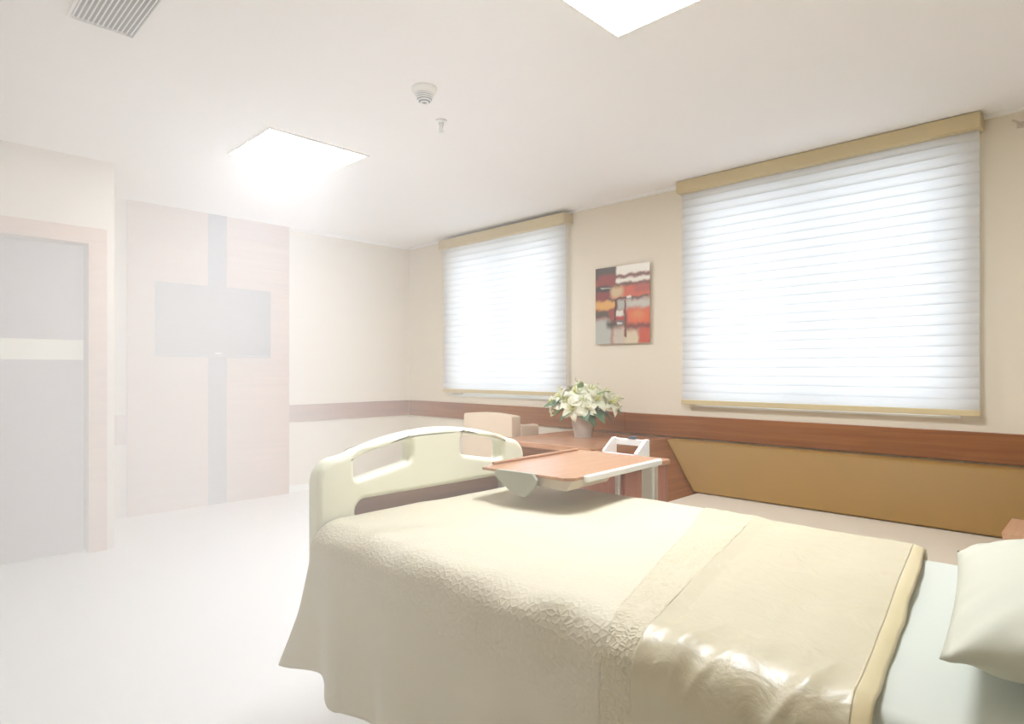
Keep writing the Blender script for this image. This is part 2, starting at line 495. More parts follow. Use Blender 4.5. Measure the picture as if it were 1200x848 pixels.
# ------------------------------------------------------------------ television wall
t = thing('wall_panel', 'tall wooden wall panel with a dark vertical strip behind the television', 'wall panel', (XB+0.001, 2.11, 0))
obj('board', box(XB+0.001, XB+0.035, 1.421, 2.046, 0.0, 2.598, 0.002), M['wood_panel'], t)
obj('board', box(XB+0.001, XB+0.035, 2.209, 2.801, 0.0, 2.598, 0.002), M['wood_panel'], t)
obj('dark_strip', box(XB+0.001, XB+0.028, 2.0465, 2.2085, 0.0, 2.598), M['navy'], t, label='dark vertical strip')

TX = XB+0.10
t = thing('television', 'flat black television mounted on the wooden wall panel', 'television', (XB+0.036, 2.09, 1.32))
ty0, ty1, tz0, tz1 = 1.605, 2.585, 1.318, 1.943
obj('housing', box(TX-0.05, TX-0.004, ty0+0.02, ty1-0.02, tz0+0.02, tz1-0.02, 0.01), M['tvblack'], t)
bm = bmesh.new()
b = 0.034
bm2 = box(TX-0.012, TX+0.012, ty0, ty1, tz0, tz1, 0.010, 3)
obj('bezel', bm2, M['tvblack'], t)
obj('screen', box(TX+0.0121, TX+0.0135, ty0+b, ty1-b, tz0+0.075, tz1-b), M['screen'], t)
obj('logo_bar', box(TX+0.0121, TX+0.014, 2.075, 2.135, tz0+0.030, tz0+0.040, 0.001), M['white'], t, label='small white mark on lower bezel')
obj('speaker_strip', box(TX+0.0121, TX+0.0128, ty0+b, ty1-b, tz0+0.015, tz0+0.022), M['greydark'], t)
obj('wall_mount', box(XB+0.036, TX-0.05, 1.95, 2.25, 1.5, 1.75), M['greydark'], t)

# ------------------------------------------------------------------ blinds
def blind(x0, x1, zb, zt, vx0, vx1, vz0, vz1, n, label, vlabel):
    xm = (x0+x1)/2
    YB = YW-0.055
    t = thing('window_blind', label, 'blind', (xm, YW-0.03, zb), 0, 'white slatted window blinds')
    obj('valance', box(vx0, vx1, YW-0.125, YW-0.001, vz0, vz1, 0.006), M['valance'], t, label='gold head box of the blind')
    h = (zt-zb)/n
    hw = (x1-x0)/2
    # one softly bowed slat, overlapping the slat below
    bm = bmesh.new()
    prof = []
    K = 5
    for k in range(K+1):
        a = k/K
        prof.append((-0.009*math.sin(PI*a)**0.8 - 0.006*(1-a), a*h*1.10 - 0.05*h))
    rows = []
    for (dy, dz) in prof:
        rows.append((bm.verts.new((xm-hw, YB+dy, zb+dz)), bm.verts.new((xm+hw, YB+dy, zb+dz))))
    for a, c in zip(rows, rows[1:]):
        bm.faces.new((a[0], a[1], c[1], c[0]))
    s0 = obj('slat', bm, M['blind'], t, True)
    for i in range(1, n):
        inst(s0, t, (0, 0, i*h))
    obj('bottom_rail', box(x0-0.006, x1+0.006, YB-0.020, YB+0.012, zb-0.036, zb-0.002, 0.004), M['valance'], t)
    for sx in (x0+0.002, x1-0.002):
        obj('guide_wire', tube([(sx, YB+0.016, zb-0.005), (sx, YB+0.016, zt)], 0.0025, 6), M['trimw'], t)
    return t
blind(-5.120, -3.440, 1.010, 2.500, -5.135, -3.415, 2.478, 2.568, 25, 'white slatted blind on the smaller-looking window near the room corner', '')
blind(-2.325, -0.540, 0.985, 2.525, -2.345, -0.525, 2.512, 2.597, 26, 'large white slatted blind above the tan sofa', '')

# ------------------------------------------------------------------ painting
m, nt, p = _nt('abstract_painting')
tc = nt.nodes.new('ShaderNodeTexCoord')
nz = nt.nodes.new('ShaderNodeTexNoise'); nz.inputs['Scale'].default_value = 9; nz.inputs['Detail'].default_value = 6
nt.links.new(tc.outputs['Generated'], nz.inputs['Vector'])
vs = nt.nodes.new('ShaderNodeVectorMath'); vs.operation = 'SUBTRACT'; vs.inputs[1].default_value = (0.5, 0.5, 0.5)
nt.links.new(nz.outputs['Color'], vs.inputs[0])
vm = nt.nodes.new('ShaderNodeVectorMath'); vm.operation = 'SCALE'; vm.inputs['Scale'].default_value = 0.09
nt.links.new(vs.outputs[0], vm.inputs[0])
va = nt.nodes.new('ShaderNodeVectorMath'); va.operation = 'ADD'
nt.links.new(tc.outputs['Generated'], va.inputs[0]); nt.links.new(vm.outputs[0], va.inputs[1])
sp = nt.nodes.new('ShaderNodeSeparateXYZ'); nt.links.new(va.outputs[0], sp.inputs[0])
def lin(c): return tuple(((v/255+0.055)/1.055)**2.4 if v > 10 else v/255/12.92 for v in c)
base = nt.nodes.new('ShaderNodeRGB'); base.outputs[0].default_value = (*lin((150, 70, 50)), 1)
cur = base.outputs[0]
def patch(x0, x1, y0, y1, c, s=0.02):
    """x from the left, y from the top, as fractions of the canvas"""
    global cur
    z0, z1 = 1-y1, 1-y0
    facs = []
    for src, a, bb, fa, fb in ((sp.outputs[0], x0-s, x0+s, 0, 1), (sp.outputs[0], x1-s, x1+s, 1, 0),
                               (sp.outputs[2], z0-s, z0+s, 0, 1), (sp.outputs[2], z1-s, z1+s, 1, 0)):
        r = nt.nodes.new('ShaderNodeMapRange'); r.interpolation_type = 'SMOOTHSTEP'
        r.inputs[1].default_value = a; r.inputs[2].default_value = bb
        r.inputs[3].default_value = fa; r.inputs[4].default_value = fb
        nt.links.new(src, r.inputs[0]); facs.append(r.outputs[0])
    f = facs[0]
    for g in facs[1:]:
        mu = nt.nodes.new('ShaderNodeMath'); mu.operation = 'MULTIPLY'
        nt.links.new(f, mu.inputs[0]); nt.links.new(g, mu.inputs[1]); f = mu.outputs[0]
    x = nt.nodes.new('ShaderNodeMix'); x.data_type = 'RGBA'
    nt.links.new(f, x.inputs[0]); nt.links.new(cur, x.inputs[6]); x.inputs[7].default_value = (*lin(c), 1)
    cur = x.outputs[2]
P_ = [(-.1, .40, -.1, .16, (78, 66, 58), .03), (.05, .38, .10, .26, (140, 52, 46), .04), (-.1, .36, .24, .33, (52, 44, 40), .025),
      (-.1, .34, .32, .45, (128, 44, 40), .03), (.40, 1.1, -.1, .11, (232, 226, 212), .02), (.40, .98, .125, .145, (96, 88, 76), .015),
      (.40, 1.1, .16, .22, (226, 220, 205), .02), (.38, 1.1, .23, .26, (92, 70, 56), .015), (.32, 1.1, .27, .42, (196, 88, 56), .03),
      (.30, .52, .27, .40, (196, 172, 128), .05), (.72, 1.1, .26, .36, (168, 76, 58), .05), (.26, .98, .415, .44, (58, 46, 40), .015),
      (.42, .66, .45, .56, (168, 170, 158), .025), (.62, 1.1, .45, .56, (188, 184, 170), .04), (-.1, .38, .44, .55, (212, 158, 84), .03),
      (-.1, .30, .56, .66, (86, 74, 62), .03), (.26, .40, .55, .64, (150, 56, 48), .03), (.38, .54, .57, .66, (214, 208, 192), .02),
      (.60, 1.1, .56, .76, (208, 92, 52), .05), (.70, .90, .60, .68, (206, 138, 78), .08), (.36, .60, .66, .72, (176, 48, 36), .02),
      (-.1, .30, .68, 1.1, (176, 176, 164), .04), (.22, .44, .70, .80, (64, 56, 46), .05), (.40, .58, .70, .78, (104, 96, 92), .02),
      (.56, 1.1, .76, .82, (120, 54, 42), .025), (.34, .56, .80, 1.1, (190, 176, 158), .05), (.54, .82, .83, 1.1, (206, 190, 158), .05),
      (.80, 1.1, .82, 1.1, (190, 78, 50), .04), (.365, .40, .42, .70, (54, 44, 38), .012), (.55, .585, .45, .92, (112, 58, 38), .012),
      (.10, .30, .265, .275, (196, 190, 178), .01), (.60, .68, .40, .43, (220, 214, 202), .012), (.42, .52, .73, .75, (214, 210, 200), .012)]
for a in P_: patch(*a)
nt.links.new(cur, p.inputs['Base Color'])
p.inputs['Roughness'].default_value = 0.4
bp = nt.nodes.new('ShaderNodeBump'); bp.inputs['Strength'].default_value = 0.25; bp.inputs['Distance'].default_value = 0.004
nt.links.new(nz.outputs['Fac'], bp.inputs['Height']); nt.links.new(bp.outputs[0], p.inputs['Normal'])
M['art'] = m
t = thing('painting', 'abstract red, white and black canvas hanging between the two windows', 'painting', (-2.885, YW-0.015, 1.42))
obj('stretcher', box(-3.142, -2.628, YW-0.026, YW-0.001, 1.425, 2.048), M['beigepl'], t, label='canvas side edge')
obj('canvas', box(-3.147, -2.623, YW-0.034, YW-0.026, 1.420, 2.053, 0.002), M['art'], t, label='abstract painted face')

t = thing('wall_hook', 'tiny grey bracket high on the wall right of the large blind', 'bracket', (-0.37, YW, 2.51))
obj('plate', box(-0.385, -0.355, YW-0.008, YW-0.001, 2.495, 2.525, 0.002), M['beigepl'], t)
obj('arm', tube([(-0.37, YW-0.006, 2.51), (-0.375, YW-0.05, 2.512), (-0.40, YW-0.06, 2.525)], 0.005, 8), M['beigepl'], t, True)

# ------------------------------------------------------------------ desk and sofa
ZD = 0.688
t = thing('desk', 'low wooden desk under the window ledge carrying the flower vase', 'desk', (-2.87, 3.75, 0))
obj('desktop', box(-3.345, -2.445, 3.25, YW-0.026, ZD-0.036, ZD, 0.004), M['wood_desk'], t)
obj('side_panel', box(-3.335, -3.305, 3.29, YW-0.03, 0, ZD-0.036), M['wood_y'], t)
obj('side_panel', box(-2.50, -2.47, 3.29, YW-0.03, 0, ZD-0.036), M['wood_y'], t)
obj('modesty_panel', box(-3.305, -2.50, 3.34, 3.36, 0.06, ZD-0.036), M['wood_x'], t)

t = thing('sofa', 'long tan leather sofa bed with slanted wooden end below the large window', 'sofa', (-1.0, 3.75, 0))
ZS = 0.35
# slanted wooden end at the left (a thick board leaning outwards)
yA, yB = 3.22, YW-0.028
obj('end_panel', hexa([(-2.145, yA, 0.0), (-2.105, yA, 0.0), (-2.105, yB, 0.0), (-2.145, yB, 0.0),
                       (-2.145, yA, 0.33), (-2.105, yA, 0.33), (-2.105, yB, 0.33), (-2.145, yB, 0.33)], 0.003), M['wood_y'], t)
obj('slanted_end', hexa([(-2.150, yA, 0.332), (-2.108, yA, 0.332), (-2.108, yB, 0.332), (-2.150, yB, 0.332),
                         (-2.444, yA, 0.692), (-2.402, yA, 0.692), (-2.402, yB, 0.692), (-2.444, yB, 0.692)], 0.003), M['wood_y'], t)
obj('base', box(-2.104, 0.30, 3.30, YW-0.03, 0.02, 0.20, 0.004), M['wood_x'], t)
obj('seat_cushion', box(-2.10, 0.29, 3.26, 4.0, 0.202, ZS, 0.02, 3), M['seat'], t, label='pale seat cushion')
xr = 0.29
o = obj('back_cushion', hexa([(-2.110, 3.955, ZS+0.004), (xr, 3.955, ZS+0.004), (xr, YW-0.03, ZS+0.004), (-2.110, YW-0.03, ZS+0.004),
                          (-2.405, 4.09, 0.690), (xr, 4.09, 0.690), (xr, YW-0.03, 0.690), (-2.405, YW-0.03, 0.690)], 0.018, 4), M['sofa'], t, label='tan leather back cushion')
autosmooth(o, 0.9)
# wooden arm at the head side
o = obj('wooden_arm', hexa([(-0.324, 3.36, 0.352), (-0.03, 3.36, 0.352), (-0.03, 3.72, 0.352), (-0.324, 3.72, 0.352),
                        (-0.357, 3.36, 0.507), (-0.03, 3.36, 0.507), (-0.03, 3.72, 0.507), (-0.357, 3.72, 0.507)], 0.004), M['wood_pale'], t)

# ------------------------------------------------------------------ armchair
t = thing('armchair', 'beige upholstered armchair standing behind the footboard, beside the desk', 'armchair', (-3.645, 3.72, 0))
cx0, cx1 = -3.935, -3.365
bm = bmesh.new()
N = 10
top = []
poly = [(cx0-0.015, 0.20), (cx1, 0.20)]
for i in range(N+1):
    a = 1-i/N
    x = cx0+(cx1-cx0)*a
    poly.append((x, 0.842+0.016*math.sin(PI*a)))
o = obj('backrest', prism(poly, 'y', 3.44, 3.545, 0.014), M['chair'], t); autosmooth(o, 0.7)
for x0 in (cx0, cx1-0.075):
    o = obj('armrest', box(x0, x0+0.075, 3.547, 3.76, 0.20, 0.765, 0.015, 3), M['chair'], t); autosmooth(o, 0.7)
o = obj('seat', box(cx0+0.077, cx1-0.077, 3.547, 3.98, 0.22, 0.44, 0.025, 3), M['chair'], t); autosmooth(o, 0.7)
for x in (cx0+0.04, cx1-0.04):
    for y in (3.49, 3.70):
        obj('leg', tube([(x, y, 0.21), (x, y, 0.0)], 0.022, 12, 0.015), M['wood_red'], t, True)

# ------------------------------------------------------------------ vase and flowers
VXc, VYc = -2.965, 3.82
t = thing('vase', 'pale tapered vase holding white lilies on the desk', 'vase', (VXc, VYc, ZD))
obj('body', lathe([(0, 0), (0.062, 0), (0.066, 0.004), (0.078, 0.06), (0.090, 0.12), (0.098, 0.175), (0.100, 0.185), (0.094, 0.186), (0.086, 0.12), (0.06, 0.012), (0, 0.010)], 36, (VXc, VYc, ZD)), M['vase'], t, True)
obj('foot_ring', lathe([(0.050, 0), (0.068, 0), (0.069, 0.006), (0.060, 0.008)], 36, (VXc, VYc, ZD)), M['vase'], t, True)

bq = thing('flower_bouquet', 'bouquet of white lilies with dark green leaves standing in the vase', 'flowers', (VXc, VYc, ZD+0.012))
def petal_mesh(L, wd, curl):
    bm = bmesh.new()
    n, mth = 7, 4
    rows = []
    for i in range(n+1):
        a = i/n
        wv = wd*(math.sin(PI*min(1, a**0.75))**0.75)*(1 if a < 0.98 else 0.05) + 0.002
        r = L*(a*0.86)
        z = L*(0.48*a - curl*a**3)
        row = []
        for j in range(mth+1):
            b_ = j/mth*2-1
            row.append(bm.verts.new((r, b_*wv, z + 0.16*wv*abs(b_)**1.5*3*(1-a))))
        rows.append(row)
    for a_, c_ in zip(rows, rows[1:]):
        for j in range(mth):
            bm.faces.new((a_[j], a_[j+1], c_[j+1], c_[j]))
    return bm
def raw_mesh(name, bm, m_, smooth=True):
    me = bpy.data.meshes.new(name); bm.to_mesh(me); bm.free()
    for p_ in me.polygons: p_.use_smooth = smooth
    me.materials.append(m_)
    return me
petal_me = [raw_mesh('petal', petal_mesh(0.120, 0.030, 0.32), M['petal']), raw_mesh('petal', petal_mesh(0.112, 0.022, 0.42), M['petal'])]
bm = lathe([(0, 0), (0.008, 0.0), (0.010, 0.02), (0.004, 0.03), (0.003, 0.075), (0.006, 0.08), (0, 0.083)], 8)
for k in range(6):
    a = k*PI/3
    tb = tube([(0.003*math.cos(a), 0.003*math.sin(a), 0.015), (0.018*math.cos(a), 0.018*math.sin(a), 0.05), (0.03*math.cos(a), 0.03*math.sin(a), 0.068)], 0.0018, 5, 0.0035)
    me_ = bpy.data.meshes.new('tmp'); tb.to_mesh(me_); tb.free(); bm.from_mesh(me_); bpy.data.meshes.remove(me_)
lily_me = raw_mesh('lily', bm, M['pistil'])
def child(name, me, parent, loc, quat=None, scale=1.0):
    o = bpy.data.objects.new(name, me); COL.objects.link(o)
    o.parent = parent; o.location = loc
    if quat is not None:
        o.rotation_mode = 'QUATERNION'; o.rotation_quaternion = quat
    o.scale = (scale,)*3
    return o
cdir = Vector((0.615, -0.788, 0)); side = Vector((0.788, 0.615, 0))     # towards the viewer's side of the desk, and along the desk
def lp(a, b, c): return side*a + cdir*b + Vector((0, 0, c))
stem_bm = []
lilies = [(-.20, .03, .265, (-1, .4, .3)), (-0.10, .07, .27, (-.5, .7, .5)), (0.0, .10, .275, (.0, 1, .55)), (.09, .08, .29, (.5, .8, .5)), (-.05, .04, .33, (-.2, .5, .9)),
          (.05, .03, .345, (.3, .5, .9)), (.14, .02, .325, (.9, .3, .7)), (-.15, .02, .30, (-.9, .3, .6)), (.03, .12, .235, (.1, 1, .1)),
          (-.02, -.04, .345, (0, -.3, 1)), (.10, -.05, .32, (.6, -.6, .7)), (-.10, -.05, .31, (-.6, -.6, .7)), (.19, .06, .275, (.9, .6, .35)),
          (-.07, .11, .235, (-.3, 1, .0))]
for (a, b_, c, dv) in lilies:
    pos = lp(a, b_, c-0.02)
    d_ = (side*dv[0] + cdir*dv[1] + Vector((0, 0, dv[2]))).normalized()
    q = Vector((0, 0, 1)).rotation_difference(d_)
    l = child('lily', lily_me, bq, pos, q, random.uniform(0.9, 1.1))
    for k in range(6):
        pq = Matrix.Rotation(k*PI/3 + random.uniform(-.12, .12), 4, 'Z').to_quaternion() @ Matrix.Rotation(random.uniform(-.15, .2), 4, 'Y').to_quaternion()
        child('petal', petal_me[k % 2], l, (0, 0, 0.008), pq, random.uniform(.9, 1.08))
    o = obj('stem', tube([Vector(bq.location)+Vector((a*0.1, b_*.1, 0.02)), Vector(bq.location)+lp(a*.35, b_*.35, .17), Vector(bq.location)+pos], 0.004, 6), M['stem'], bq, True)
def leaf_mesh(L, wd):
    bm = bmesh.new()
    n = 8; rows = []
    for i in range(n+1):
        a = i/n
        wv = wd*math.sin(PI*a**0.8)**0.9 + 0.001
        rows.append([bm.verts.new((L*a, s*wv, -0.35*L*a*a + 0.15*abs(s)*wv)) for s in (-1, -.5, 0, .5, 1)])
    for r0, r1 in zip(rows, rows[1:]):
        for j in range(4): bm.faces.new((r0[j], r0[j+1], r1[j+1], r1[j]))
    return bm
leaf_me = [raw_mesh('leaf', leaf_mesh(0.17, 0.045), M['leaf']), raw_mesh('leaf', leaf_mesh(0.15, 0.024), M['leaf2']), raw_mesh('leaf', leaf_mesh(0.13, 0.052), M['leaf'])]
leaves = [(-.14, .05, .26, 2.9, .05, 0), (-.10, .06, .22, 2.9, -.1, 1), (.15, .05, .24, .1, -.15, 0), (.16, .0, .28, .0, .1, 1), (.03, .08, .215, 0.35, -.35, 2), (.07, .08, .205, 0.9, -.3, 0), (-.05, .07, .21, 2.6, -.25, 0), (.10, .05, .215, -.1, -.2, 0), (-.09, .02, .255, 3.0, .15, 1),
          (.12, .0, .29, -.2, .5, 1), (.0, .1, .21, 1.4, -.5, 2), (.05, -.05, .24, -1.2, 0, 0), (-.05, -.06, .24, -2.2, 0, 0), (.1, .06, .30, .4, .6, 1),
          (-.12, .05, .235, 2.7, -.35, 1), (.12, .04, .20, .15, -.45, 2), (-.02, .02, .33, 1.6, .9, 1), (.14, .02, .235, -.1, .05, 1), (.02, .09, .20, .9, -.6, 0)]
for (a, b_, c, az, el, k) in leaves:
    base_az = math.atan2(side.y, side.x)
    # azimuth measured from the direction along the desk, turning towards the viewer
    q = Matrix.Rotation(base_az - az, 4, 'Z').to_quaternion() @ Matrix.Rotation(-el, 4, 'Y').to_quaternion() @ Matrix.Rotation(random.uniform(-.5, .5), 4, 'X').to_quaternion()
    child('leaf', leaf_me[k], bq, lp(a, b_, c), q, random.uniform(.85, 1.05))
# thin sprigs with small buds
def sprig(pts, nb):
    pts = [Vector(bq.location) + lp(*p_) for p_ in pts]
    o = obj('sprig', tube(pts, 0.003, 5, 0.0015), M['stem'], bq, True)
    bm = bmesh.new()
    for k in range(nb):
        u = 0.35 + 0.65*k/max(1, nb-1)
        f = u*(len(pts)-1); i = min(int(f), len(pts)-2)
        c = pts[i].lerp(pts[i+1], f-i) + Vector((random.uniform(-.014, .014), random.uniform(-.014, .014), random.uniform(-.012, .012)))
        bmesh.ops.create_icosphere(bm, subdivisions=1, radius=random.uniform(.008, .013), matrix=Matrix.Translation(c))
    b = obj('buds', bm, M['bud'], o, True)
    b['kind'] = 'stuff'
sprig([(.08, .02, .24), (.16, .04, .27), (.24, .05, .26), (.30, .05, .23)], 16)
sprig([(.08, .03, .25), (.18, .06, .24), (.25, .07, .215)], 14)
sprig([(.08, -.03, .26), (.2, .0, .30), (.31, .0, .285)], 12)
sprig([(.08, .05, .24), (.17, .08, .225), (.22, .09, .20)], 12)
sprig([(-.08, .03, .24), (-.17, .05, .25), (-.23, .05, .21), (-.245, .05, .155)], 18)
sprig([(-.08, .02, .26), (-.15, .0, .34), (-.19, -.01, .37)], 7)
sprig([(-.02, 0, .30), (-.04, 0, .38), (-.05, 0, .425)], 6)
sprig([(.05, 0, .30), (.08, 0, .36), (.11, 0, .40)], 6)

# ------------------------------------------------------------------ hospital bed
YC = 1.37
bed = thing('hospital_bed', 'hospital bed with cream plastic footboard pierced by two hand holes', 'bed', (-0.65, YC, 0))
FX0, FX1 = -1.770, -1.700
def rrect(y0, y1, z0, z1, r, n=6, zf=None):
    pts = []
    for (cy, cz, a0) in ((y1-r, z0+r, -PI/2), (y1-r, z1-r, 0), (y0+r, z1-r, PI/2), (y0+r, z0+r, PI)):
        for k in range(n+1):
            a = a0 + k/n*PI/2
            y, z = cy+r*math.cos(a), cz+r*math.sin(a)
            pts.append((y, z + (zf(y) if zf else 0)))
    return pts
def ztop(y): return 1.000 - 0.50*(y-YC)**2
fy0, fy1 = 0.915, 1.812
outer = []
outer += [(fy0+0.03, 0.33), (fy1-0.03, 0.33), (fy1, 0.36)]
rc = 0.075
zc = ztop(fy1-rc)
for k in range(9):
    a = k/8*PI/2
    outer.append((fy1-rc+rc*math.cos(a), zc-rc+rc*math.sin(a)))
for k in range(1, 24):
    y = (fy1-rc) + ((fy0+rc)-(fy1-rc))*k/24
    outer.append((y, ztop(y)))
for k in range(9):
    a = PI/2 + k/8*PI/2
    outer.append((fy0+rc+rc*math.cos(a), zc-rc+rc*math.sin(a)))
outer.append((fy0, 0.36))
def arch(y): return -0.42*(y-YC)**2
holes = [rrect(1.040, 1.258, 0.868+0.03, 0.968+0.006, 0.022, zf=arch), rrect(1.478, 1.688, 0.868+0.03, 0.968+0.006, 0.022, zf=arch),
         rrect(1.045, 1.690, 0.42, 0.820, 0.03, zf=lambda y: -0.30*(y-YC)**2)]
def offset_loop(lp_, dist):
    """move every point to the left of the walking direction"""
    n = len(lp_); res = []
    for k in range(n):
        a, b_, c = Vector(lp_[k-1]), Vector(lp_[k]), Vector(lp_[(k+1) % n])
        d1, d2 = (b_-a), (c-b_)
        d1 = d1.normalized() if d1.length > 1e-7 else d2.normalized()
        d2 = d2.normalized() if d2.length > 1e-7 else d1
        n1, n2 = Vector((-d1.y, d1.x)), Vector((-d2.y, d2.x))
        m_ = (n1+n2); m_ = m_.normalized() if m_.length > 1e-6 else n1
        res.append(b_ + m_*dist/max(0.5, m_.dot(n1)))
    return [(v.x, v.y) for v in res]
def clean(lp_):
    res = []
    for p_ in lp_:
        if not res or (Vector(p_)-Vector(res[-1])).length > 1e-4: res.append(p_)
    if (Vector(res[0])-Vector(res[-1])).length < 1e-4: res.pop()
    return res
def plate(outer, holes, x0, x1, rd=0.018, seg=4):
    """a board with holes whose rims are all rounded; outer and holes walk counter-clockwise"""
    bm = bmesh.new()
    prof = []
    for k in range(seg+1):
        a = k/seg*PI/2
        prof.append((rd*(1-math.sin(a)), x1-rd*(1-math.cos(a))))
    prof += [(ins, x0+x1-xx) for ins, xx in prof[::-1]]
    front, back = [], []
    for lp_, sg in [(outer, 1)]+[(h, -1) for h in holes]:
        lp_ = clean(lp_)
        rings = []
        for ins, xx in prof:
            rings.append([bm.verts.new((xx, y, z)) for y, z in offset_loop(lp_, sg*ins)])
        n = len(lp_)
        for ra, rb in zip(rings, rings[1:]):
            for k in range(n):
                bm.faces.new((ra[k], rb[k], rb[(k+1) % n], ra[(k+1) % n]))
        front.append(rings[0]); back.append(rings[-1])
    for side_ in (front, back):
        ed = []
        for rg in side_:
            for k in range(len(rg)):
                ed.append(bm.edges.get((rg[k], rg[(k+1) % len(rg)])))
        bmesh.ops.triangle_fill(bm, edges=ed, use_beauty=True, use_dissolve=False)
    bmesh.ops.recalc_face_normals(bm, faces=bm.faces[:])
    return bm
def weighted(o):
    for p_ in o.data.polygons: p_.use_smooth = True
    wn = o.modifiers.new('wn', 'WEIGHTED_NORMAL'); wn.keep_sharp = False; wn.weight = 100
fb = obj('footboard', plate(outer, holes, FX0, FX1), M['bedplastic'], bed, label='cream plastic footboard with two hand holes')
weighted(fb)
obj('wood_insert', box(-1.752, -1.728, 1.02, 1.715, 0.40, 0.835), M['wood_y'], fb, label='wooden insert in the footboard')
hb = obj('headboard', plate([(y, z+0.12) for y, z in outer], [[(y, z+0.12) for y, z in h] for h in holes[:2]], 0.46, 0.53), M['bedplastic'], bed)
weighted(hb)
obj('deck', box(-1.69, 0.45, 0.96, 1.78, 0.50, 0.555, 0.006), M['bedplastic'], bed)
bm = bmesh.new()
bm_box(bm, -1.60, 0.38, 1.02, 1.08, 0.16, 0.22); bm_box(bm, -1.60, 0.38, 1.66, 1.72, 0.16, 0.22)
bm_box(bm, -1.60, -1.54, 1.08, 1.66, 0.16, 0.22); bm_box(bm, 0.32, 0.38, 1.08, 1.66, 0.16, 0.22)
bm_box(bm, -1.0, -0.94, 1.30, 1.44, 0.22, 0.50); bm_box(bm, -0.2, -0.14, 1.30, 1.44, 0.22, 0.50)
bm_box(bm, -1.0, -0.94, 1.08, 1.66, 0.16, 0.22); bm_box(bm, -0.2, -0.14, 1.08, 1.66, 0.16, 0.22)
obj('base_frame', bm, M['white'], bed)
for x in (-1.57, 0.35):
    for y in (1.05, 1.69):
        lg = obj('leg', tube([(x, y, 0.16), (x, y, 0.11)], 0.018, 10), M['silver'], bed)
        bm = bmesh.new()
        bmesh.ops.create_cone(bm, cap_ends=True, segments=20, radius1=0.06, radius2=0.06, depth=0.03,
                              matrix=Matrix.Translation((x, y, 0.061)) @ Matrix.Rotation(PI/2, 4, 'X'))
        obj('caster', bm, M['greydark'], lg)

# mattress under a fitted sheet
bm = box(-1.685, 0.44, 0.945, 1.845, 0.557, 0.731, 0.035, 4)
o = obj('mattress', bm, M['sheet'], None, True, (-0.62, 1.395, 0.557))
autosmooth(o, 1.0)
tag(o, 'mattress in a pale fitted sheet, showing beside the pillow', 'mattress')

# bedspread: one surface function shared by its panels
YSN, YSF, ZT = 0.885, 1.940, 0.752
R = 0.085
L1 = 0.36; L2 = R*PI/2; L3 = (YSF-YSN)-2*R; L5 = 0.36
LT = L1+L2+L3+L2+L5
def xs_foot(y): return -1.688
def b1(y): return -0.955 + (1.88-max(y, .9))*0.315
def b2(y): return -0.800 + (1.92-max(y, .9))*0.215
def b3(y): return -0.385 + (1.94-max(y, .9))*0.125
def spread(u, v, seg):
    """u: 0..1 across (near hem to far hem); v: 0..1 inside one panel; seg: panel index"""
    s = u*LT
    hang = 0.0; ny, nz = 0, 1
    if s < L1:
        hang = 1-s/L1
        y = YSN; z = ZT-R-(L1-s); ny, nz = -1, 0
    elif s < L1+L2:
        a = (s-L1)/R
        y = YSN+R-R*math.cos(a); z = ZT-R+R*math.sin(a); ny, nz = -math.cos(a), math.sin(a)
    elif s < L1+L2+L3:
        y = YSN+R+(s-L1-L2); z = ZT
    elif s < L1+2*L2+L3:
        a = (s-L1-L2-L3)/R
        y = YSF-R+R*math.sin(a); z = ZT-R+R*math.cos(a); ny, nz = math.sin(a), math.cos(a)
    else:
        hang = -((s-L1-2*L2-L3)/L5)
        y = YSF; z = ZT-R-(s-L1-2*L2-L3); ny, nz = 1, 0
    yb = min(max(y, YSN), YSF)
    bounds = [xs_foot(yb), b1(yb), b2(yb), b3(yb)]
    x0, x1 = bounds[seg], bounds[seg+1]
    x = x0+(x1-x0)*v
    if hang > 0 and seg == 0:           # corner flares out past the footboard towards the hem
        x -= 0.150*(hang**1.15)*(1-v)**3
    # hanging folds
    if hang > 0:
        k = hang**1.2
        fold = (0.5+0.5*math.cos((x+1.83)*2*PI/0.29))
        amp = 0.050 if x < -1.5 else 0.034
        y += k*(-0.030*fold*(amp/0.05) + 0.022*(1-fold)*(amp/0.05)) + k*0.006*math.sin(x*31+1)
        z += -0.012*hang*math.sin(x*9) - 0.035*hang*max(0, min(1, (x+1.66)/0.14))
    elif hang < 0:
        y += (-hang)*0.012*math.sin(x*17)
    # wrinkles
    n1 = noise.noise(Vector((x*3.1, y*3.1, z*3.1+5)))
    n2 = noise.noise(Vector((x*9.0, y*9.0, z*9.0+9)))
    shoulder = math.exp(-((s-L1-L2*0.6)/0.10)**2)
    d = 0.006*n1 + 0.0025*n2
    if seg == 0:
        d += shoulder*(0.006*noise.noise(Vector((x*14, y*14, z*14)))+0.004*n2)
    if seg == 1:
        d += 0.004 + 0.004*noise.noise(Vector((x*45, y*45, z*45)))
    if seg == 2:
        rid = 1-abs(noise.noise(Vector((x*9+z*4, y*3, z*3+3))))*2
        r2 = 1-abs(noise.noise(Vector((x*22-z*7, y*6, z*6+8))))*2
        d += shoulder*(0.007*rid + 0.004*r2) + 0.003*n1 + 0.0008*r2
        d += 0.005*max(0, 1-v*10)
        if hang > 0: d += 0.010*math.sin(x*26 + 3*hang)*hang
    d = max(d, -0.007)
    sag = -0.006*math.sin(PI*min(1, max(0, (y-YSN)/(YSF-YSN))))
    if seg == 0 and -0.98 < x < -0.9 and hang == 0: pass
    return (x, y+ny*d, z+nz*d + (0 if hang else -sag*0.0))
